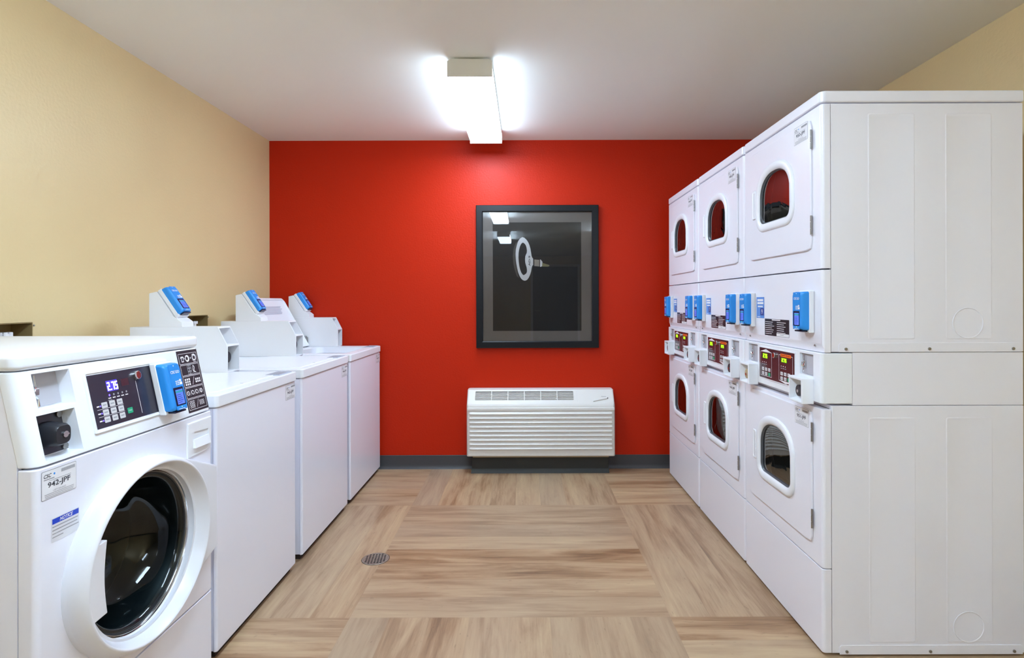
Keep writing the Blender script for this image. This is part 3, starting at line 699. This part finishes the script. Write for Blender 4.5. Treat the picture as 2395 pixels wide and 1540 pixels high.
    for k in range(5):
        v0 = .008 + k * .0365; d.frame(.007, v0, .103, v0 + .033, .0013, 'white', .0007); cy = v0 + .0165
        if k == 4:
            d.poly([(.018, cy + .008), (.030, cy + .008), (.034, cy + .003), (.030, cy + .001), (.030, cy - .010), (.019, cy - .010), (.019, cy + .001), (.015, cy + .003)], 'white', .0007); d.rect(.021, cy - .007, .028, cy + .004, 'icon', .0009)
            d.line((.032, cy), (.046, cy), .0016, 'white', .0007); d.disc(.050, cy, .011, 'white', .0007); d.disc(.048, cy, .006, 'icon', .0009); d.disc(.068, cy, .0028, 'white', .0007); d.disc(.068, cy, .0013, 'icon', .0009)
            d.disc(.087, cy + .001, .0115, 'white', .0007); d.rect(.078, cy - .010, .085, cy + .0115, 'white', .0007); d.disc(.087, cy, .006, 'icon', .0009); d.line((.080, cy - .013), (.094, cy - .013), .0014, 'white', .0008)
        elif k == 3:
            d.rect(.040, cy - .0155, .060, cy + .0155, 'greyink', .0007)
            for q in range(3):
                for p_ in range(2): d.rect(.042 + p_ * .010, cy - .0135 + q * .010, .048 + p_ * .010, cy - .007 + q * .010, 'icon', .0009)
            d.line((.072, cy + .012), (.068, cy - .004), .002, 'white', .0007); d.line((.072, cy + .012), (.078, cy + .006), .002, 'white', .0007); d.line((.078, cy + .006), (.070, cy - .012), .0025, 'white', .0007); d.line((.068, cy - .004), (.082, cy - .012), .0025, 'white', .0007)
        elif k == 2:
            for q in range(3):
                for p_ in range(3): d.rect(.014 + p_ * .010, cy - .012 + q * .008, .021 + p_ * .010, cy - .006 + q * .008, 'white', .0007)
            d.line((.052, cy - .012), (.064, cy + .012), .0014, 'white', .0007)
            for q in range(2):
                for p_ in range(3): d.rect(.069 + p_ * .010, cy - .008 + q * .008, .076 + p_ * .010, cy - .002 + q * .008, 'white', .0007)
        elif k == 1:
            for x in (.018, .042, .064, .088): d.disc(x, cy, .0072, 'white', .0007, 14); d.disc(x, cy, .0050, 'icon' if x < .08 else 'greyink', .0009, 14)
            d.line((.014, cy + .004), (.022, cy - .004), .0012, 'white', .0011)
            for x in (.028, .051, .074): d.line((x, cy - .008), (x + .006, cy + .008), .0012, 'white', .0007)
        else:
            for q in range(3):
                for p_ in range(3): d.disc(.018 + p_ * .009, cy - .008 + q * .008, .0040, 'white', .0007, 10); d.disc(.018 + p_ * .009, cy - .008 + q * .008, .0026, 'icon', .0009, 10)
            d.line((.050, cy - .012), (.062, cy + .012), .0014, 'white', .0007)
            for q in range(2):
                for p_ in range(3): d.disc(.070 + p_ * .009, cy - .004 + q * .008, .0040, 'white', .0007, 10); d.disc(.070 + p_ * .009, cy - .004 + q * .008, .0026, 'icon', .0009, 10)
    d.build('instruction_sticker', ho, T)
    def P(uu, h, v): z = .908 + v; return (.414 + uu, dz(z) + .004 + h, z)
    reader(t, P, T)
    # id sticker and notice
    tag(lambda u, v, h: (.0120 + u * .935, .0002 + h, .8005 + v), T, t, '942-JPF')
    d = Decal(lambda u, v, h: (.040 + u, .0002 + h, .700 + v)); d.rect(-.002, -.002, .076, .052, 'clear', .0002); d.rect(0, .0385, .074, .0505, 'notice', .0004)
    d.text('NOTICE', .020, .0405, .0082, 'white', .0007, wd=.037, bold=True, italic=True)
    for k in range(4): d.rect(0, .031 - k * .0078, (.072, .070, .074, .030)[k], .0332 - k * .0078, 'greyink', .0004)
    d.build('notice_sticker', t, T)
    # dispenser cover with finger grip
    o2 = lambda i: [(.540 + i, .746 + i), (.640, .746 + i), (.672 - i, .762), (.672 - i, .856 - i), (.540 + i, .856 - i)]
    dp = MB().rings([[(a, h, z) for a, z in o2(i)] for h, i in ((-.001, 0), (.003, .0005), (.0045, .003), (.0045, .004))]).build('detergent_drawer', 'plastic', t, T, smooth=20)
    cut(dp, MB().prism([(.566 + .02 * (1 - math.cos(0)), .793), (.655, .786), (.655, .818), (.575, .824), (.567, .812)], lambda a, z: (a, .0012, z), lambda a, z: (a, .02, z)), T)
    MB().prism([(.567, .772), (.655, .770), (.655, .800), (.567, .800)], lambda a, z: (a, .004, z), lambda a, z: (.611 + (a - .611) * .97, .0135 if z < .79 else .006, z), r=.002).build('drawer_grip', 'plastic', dp, T)
    # door: hull-shaped flange, raised ring, handle, porthole
    R = .266
    pts = []
    def tang(px, pz, s_):
        dx, dz_ = px - ca, pz - cz; D = math.hypot(dx, dz_); return math.atan2(dz_, dx) + s_ * math.acos(R / D)
    tu, tl = tang(.678, .688, 1), tang(.678, .413, -1)
    def hull(i):
        r = R - i; p = []; n = 56
        for k in range(n + 1): q = tu + (2 * PI - (tu - tl)) * k / n; p.append((ca + r * math.cos(q), cz + r * math.sin(q)))
        p.append((.678 - i, .413 + i)); p.append((.680 - i, .43)); p.append((.680 - i, .66)); p.append((.678 - i, .688 - i)); return p
    MBf = MB().rings([[(a, h, z) for a, z in hull(i)] for h, i in ((-.0005, 0), (.012, 0), (.018, .002), (.021, .007))])
    fl = MBf.build('porthole_door', 'plastic_f', t, lambda a, d, z: T(a, d, cz + (z - cz) * (.95 if a < .5 else .95 + .05 * min(1, (a - .5) / .15))), smooth=45)
    cut(fl, MB().cyl((ca, -.1, cz), (0, 1, 0), .214, .2, n=64), T)
    def TS(a, d, z):   # the bezel is slightly flatter than a circle
        r = math.hypot(a - ca, z - cz); k = 1 - .050 * min(1, max(0, (r - .2035) / .04)); return T(a, d, cz + (z - cz) * k)
    prof = [(.2655, .010), (.2650, .022), (.2620, .036), (.2575, .046), (.2525, .0520), (.2485, .0535), (.2460, .0525), (.2435, .0490), (.2290, .0280), (.2150, .0060), (.2110, .000)]
    MB().lathe((ca, 0, cz), (0, 1, 0), prof, n=96).build('door_ring', 'plastic_f', fl, TS, smooth=60, wn=False)
    # two thin bright trims round the glass
    MB().lathe((ca, 0, cz), (0, 1, 0), [(.2140, .0005), (.2128, .005), (.2105, .005), (.2092, .001), (.2086, -.002), (.2080, .0015), (.2066, .0015), (.2055, -.003)], n=96).build('glass_trim', 'chrome', fl, T, smooth=60, wn=False)
    MB().lathe((ca, 0, cz), (0, 1, 0), [(.2075, -.002), (.2045, -.001), (.2025, -.006), (.196, -.012)], n=96).build('glass_seal', 'rubber', fl, T, smooth=60, wn=False)
    gp = [(.2035, -.003), (.197, -.001), (.191, -.005), (.187, -.018)]
    for k in range(1, 61):
        q = k / 60; gp.append((.187 - .182 * q ** 1.3, -.018 - .150 * math.sin(q * PI / 2) ** .8 + .0022 * math.sin(q * 7 * PI) * (1 - q)))
    MB().lathe((ca, 0, cz), (0, 1, 0), gp, n=96, cap1=True).build('door_glass', 'glass_wash', fl, T, smooth=70, wn=False)
    # handle: bridges the cone of the ring on the left
    z0, z1 = .484, .662; hp = []
    nn = 12
    outr = [(ca - math.sqrt(.2480 ** 2 - (z - cz) ** 2), z) for z in [z0 + (z1 - z0) * k / nn for k in range(nn + 1)]]
    inn = [(.142 - .010 * math.sin(PI * k / nn), z1 + (z0 - z1) * k / nn) for k in range(nn + 1)]
    HO = outr + inn
    MB().prism(HO, lambda a, z: (a, .004, z + (.006 if z > cz else -.006) * (1 if a < .12 else 0)), lambda a, z: (a, .0525 - max(0, a - .10) * .10, z), r=.002).build('door_handle', 'plastic_f', fl, T, smooth=40)
    return t
M['redpr_d'] = mat('dim_red_window', srgb(70, 36, 46), .3)
M['led_bd'] = mat('led_blue_back', srgb(50, 44, 110), .3, emit=(.05, .03, .45, 1), estr=.35)
M['plastic_f'] = mat('bezel_plastic', srgb(224, 226, 233), .3)
M['icon'] = mat('pictogram_black', srgb(48, 42, 50), .4)
M['clear'] = mat('clear_film', srgb(214, 214, 220), .4)
front_loader()

# ------------------------------------------------------------------ wall air conditioner
def ac():
    t = thing('air_conditioner', 'cream through-wall air conditioner with ribbed grille under the framed picture', 'air conditioner', (.113, YB, 0))
    T = lambda a, d, z: (a, -d, z)
    W = .530
    # main cover: side profile with sloping control face, lofted across
    pr = [(.004, .132), (.150, .130), (.164, .134), (.170, .142), (.170, .485), (.168, .498), (.158, .512), (.090, .594), (.080, .600), (.004, .600)]
    def sec(a, s_, top=0):
        return [(a, .004 + (d - .004) * s_, z - (top if z > .5 else 0)) for d, z in pr]
    lp = [sec(-W, .90, .004), sec(-W + .004, .96, .002), sec(-W + .012, 1), sec(W - .012, 1), sec(W - .004, .96, .002), sec(W, .90, .004)]
    c = MB().rings(lp).build('front_cover', 'beige_pl', t, T, smooth=40)
    # discharge louvre on the slope
    def S(u, v, h):  # u along, v up the slope 0..~.105, h out
        p0 = Vector((.158, .512)); q = Vector((.090 - .158, .594 - .512)); q.normalize(); n = Vector((q.y, -q.x))
        p = p0 + q * v + n * h; return (u, p.x, p.y)
    g0, g1, v0, v1 = -.472, .238, .026, .098
    cut(c, MB().prism(rloop(g0, g1, v0, v1, .006, 3), lambda u, v: S(u, v, -.022), lambda u, v: S(u, v, .03)), T)
    MB().prism([(g0, v0), (g1, v0), (g1, v1), (g0, v1)], lambda u, v: S(u, v, -.0218), lambda u, v: S(u, v, -.0205)).build('louver_back', 'ac_dark', c, T, smooth=0)
    lv = MB()
    for k in range(5):
        v = v0 + (v1 - v0) * (k + 1) / 6
        lv.prism([(g0, v - .0015), (g1, v - .0015), (g1, v + .0018), (g0, v + .0018)], lambda u, q: S(u, q - .003, -.016), lambda u, q: S(u, q, -.001))
    for k in range(5):
        u = g0 + (g1 - g0) * (k + 1) / 6
        lv.prism([(u - .0022, v0), (u + .0022, v0), (u + .0022, v1), (u - .0022, v1)], lambda u_, q: S(u_, q, -.014), lambda u_, q: S(u_, q, 0))
    lv.build('discharge_louver', 'beige_pl', c, T, smooth=0)
    # control flap edge and scoop
    MB().prism([(.375, .012), (.475, .034), (.482, .044), (.420, .044)], lambda u, v: S(u, v, -.001), lambda u, v: S(u, v, .007), r=.0015).build('flap_scoop', 'beige_pl', c, T, smooth=30)
    d = Decal(lambda u, v, h: S(u, v, h)); d.rect(.478, .036, .486, .046, 'ac_dark', .0004); d.rect(.430, .0448, .474, .0462, 'ac_dark', .0004); d.text('Amana', .436, .0505, .0065, 'ink', .0005, wd=.034, italic=True)
    d.rect(.262, .010, .2632, .100, 'key', .0003); d.build('flap_print', c, T)
    # ribs of the intake grille
    rb = MB(); n = 9; z0, z1 = .178, .458
    for k in range(n):
        za = z1 - (z1 - z0) * (k + 1) / n; st = (z1 - z0) / n
        prf = [(.165, za + .004), (.1725, za + .0050), (.1830, za + .0095), (.1840, za + .013), (.1725, za + st - .006), (.169, za + st - .003), (.165, za + st - .003)]
        rb.rings([[(-W + .008, .150 + (d - .165) * .3, z) for d, z in prf], [(-W + .024, d - .002, z) for d, z in prf], [(-W + .04, d, z) for d, z in prf], [(W - .04, d, z) for d, z in prf], [(W - .024, d - .002, z) for d, z in prf], [(W - .008, .150 + (d - .165) * .3, z) for d, z in prf]])
    rb.build('intake_grille', 'beige_pl', c, T, smooth=30)
    MB().box(-W + .004, W - .004, .150, .1775, .460, .484, .006).build('cover_lip', 'beige_pl', c, T)
    MB().box(-.490, .490, .004, .128, .116, .134, .003).build('sleeve', 'tan_metal', t, T)
    MB().box(-.498, .490, .004, .105, 0, .117, .002).build('subbase', 'subbase', t, T)
    MB().rings([[(a, d, z) for d, z in ((.105, .0), (.122, .0), (.116, .005), (.108, .018), (.105, .03))] for a in (-.503, .495)]).build('subbase_cove', 'subbase', t, T)
ac()

# ------------------------------------------------------------------ framed picture
def picture():
    x0, x1, z0, z1 = -.357, .547, .897, 1.952
    t = thing('framed_picture', 'black framed picture of a white ring-topped key hanging on the red wall', 'picture', ((x0 + x1) / 2, YB, z0))
    W, Hh = (x1 - x0), (z1 - z0); T = lambda a, d, z: (a - W / 2, -d, z); fw = .050
    fr_ = MB(); prf = [(0, .003), (0, .033), (.004, .036), (.044, .036), (.050, .030), (.050, .010), (.050, .003)]
    lp = [[(i, d, i), (W - i, d, i), (W - i, d, Hh - i), (i, d, Hh - i)] for i, d in ((i, d) for i, d in prf)]
    fo = fr_.rings(lp + [lp[0]], 0, False, False).build('frame', 'frame', t, T, smooth=0)
    MB().box(fw - .004, W - fw + .004, .003, .016, fw - .004, Hh - fw + .004).build('mat_board', 'matb', t, T, smooth=0)
    pb = lambda px, py: ((px - 1113) / 288 * W, (815.5 - py) / 336.5 * Hh)
    u0, v0 = pb(1152, 775.5); u1, v1 = pb(1360.5, 519)
    F = lambda px, py, h: (pb(px, py)[0], .0162 + h, pb(px, py)[1])
    d = Decal(F); d.rect(1152, 775.5, 1360.5, 519, 'print', .0002)
    K = lambda pts: [(1180 + a / 10.27, 530 + b / 10.27) for a, b in pts]
    outer = [(430, 245), (480, 262), (530, 310), (570, 370), (600, 440), (625, 530), (640, 620), (652, 700), (668, 745), (690, 772), (690, 918), (668, 945), (652, 1000), (640, 1080), (615, 1160), (580, 1235), (540, 1285), (490, 1305), (440, 1290), (400, 1255), (360, 1190), (325, 1100), (300, 990), (280, 880), (268, 760), (264, 650), (272, 540), (295, 440), (325, 350), (370, 280)]
    inner = [(440, 378), (480, 400), (510, 440), (530, 500), (540, 570), (535, 630), (515, 670), (498, 720), (492, 790), (497, 860), (512, 920), (530, 975), (540, 1040), (538, 1090), (520, 1130), (490, 1150), (462, 1170), (435, 1155), (400, 1105), (372, 1030), (352, 940), (340, 840), (335, 740), (337, 640), (350, 550), (372, 470), (400, 410)]
    sh = [(a - 62, b + 8) for a, b in outer[16:]] + [(a - 62, b + 8) for a, b in outer[:2]]
    rim = [(430, 330), (270, 380), (215, 520), (198, 700), (205, 860), (235, 1020), (290, 1190), (345, 1240), (300, 1080), (265, 880), (258, 640), (285, 450)]
    d.poly(K(rim), 'keyb', .0004); d.poly(K(outer), 'keyw', .0006); d.poly(K(inner), 'print2', .0008)
    d.poly(K([(690, 775), (718, 785), (718, 935), (690, 925)]), 'print', .0006); d.poly(K([(716, 788), (840, 800), (840, 958), (716, 945)]), 'keyt', .0006)
    d.poly(K([(838, 800), (858, 805), (858, 960), (838, 958)]), 'print', .0006); d.poly(K([(856, 785), (880, 800), (915, 850), (905, 950), (868, 972), (856, 960)]), 'keyw', .0007)
    d.poly(K([(905, 868), (1080, 925), (1085, 950), (1050, 965), (900, 960)]), 'keyg', .0006)
    vs, fs, asp = glyphs('AD·9', True); c0 = (1180 + 622 / 10.27, 530 + 945 / 10.27)
    d.mb.add([F(c0[0] - y * 4.4, c0[1] - x * 24, .0011) for x, y in vs], fs, d.mi('ink'))
    d.build('key_print', t, T)
    MB().box(fw - .003, W - fw + .003, .0205, .0215, fw - .003, Hh - fw + .003).build('picture_glass', 'glass_pic', t, T, smooth=0)
M['print2'] = mat('print_dark_inner', srgb(44, 43, 46), .6)
picture()

# ------------------------------------------------------------------ washer outlet boxes in the left wall
def outlet(y0, y1, label):
    t = thing('outlet_box', label, 'outlet box', (XL, (y0 + y1) / 2, OZ0), 'recessed washer outlet boxes in the left wall')
    h = (y1 - y0) / 2 - .001; Hh = OZ1 - OZ0 - .001
    T = lambda a, d, z: (d, a, z)
    b = MB(); L = lambda d, i: [(a, d, z) for a, z in ((-h + i, .001 + i), (h - i, .001 + i), (h - i, Hh - i), (-h + i, Hh - i))]
    b.rings([L(-.084, 0), L(.0025, 0), L(.0025, .003), L(-.080, .003)]); b.build('box', 'brass', t, T, smooth=0)
    for k, a in enumerate((-.045, .03)):
        v = MB(); v.cyl((a, -.045, .004), (0, 0, 1), .011, .09, n=14); v.cyl((a, -.045, .094), (0, 0, 1), .014, .020, n=14)
        v.build('supply_valve', 'chrome', t, T)
        kb = MB(); 
        for q in range(5): kb.cyl((a + .017 * math.cos(q * 2 * PI / 5 + k), -.040 + .014 * math.sin(q * 2 * PI / 5 + k), .130), (0, 0, 1), .007, .016, n=12, bev=.003)
        kb.cyl((a, -.040, .114), (0, 0, 1), .014, .026, n=16)
        kb.build('valve_handle', 'white', t, T)
    MB().cyl((h + .007, 0, Hh - .012), (0, 1, 0), .0035, .003, n=10, bev=.001).build('screw', 'steel', t, T)
outlet(*OUT[0], 'recessed metal outlet box above the front-load washer at the left edge')
outlet(*OUT[1], 'recessed metal outlet box above the middle top-load washer, behind a card reader')

# ------------------------------------------------------------------ floor drain
def drain():
    t = thing('floor_drain', 'round perforated metal drain cover set in the wood-look floor', 'drain', (-.722, 2.686, 0))
    R = .062; mb = MB()
    mb.lathe((0, 0, 0), (0, 0, 1), [(R + .002, 0), (R + .002, .0012), (R, .0022), (R - .004, .0022), (R - .005, .0018)], n=48, cap1=True)
    p = mb.build('grate', 'drain', t, smooth=40, wn=False)
    hl = MB(); st = .0142; c, s_ = math.cos(.12), math.sin(.12)
    for i in range(-4, 5):
        for j in range(-4, 5):
            if math.hypot(i, j) * st < R - .010:
                q = [(i * st - .0042, j * st - .0042), (i * st + .0042, j * st - .0042), (i * st + .0042, j * st + .0042), (i * st - .0042, j * st + .0042)]
                hl.add([(x * c - y * s_, x * s_ + y * c, .0021) for x, y in q], [(0, 1, 2, 3)])
    hl.build('drain_holes', 'hole', t, smooth=0)
    MB().lathe((0, 0, 0), (0, 0, 1), [(R + .002, .0003), (R + .0045, .0003)], n=48).build('drain_rim', 'kick', t, smooth=0)
drain()
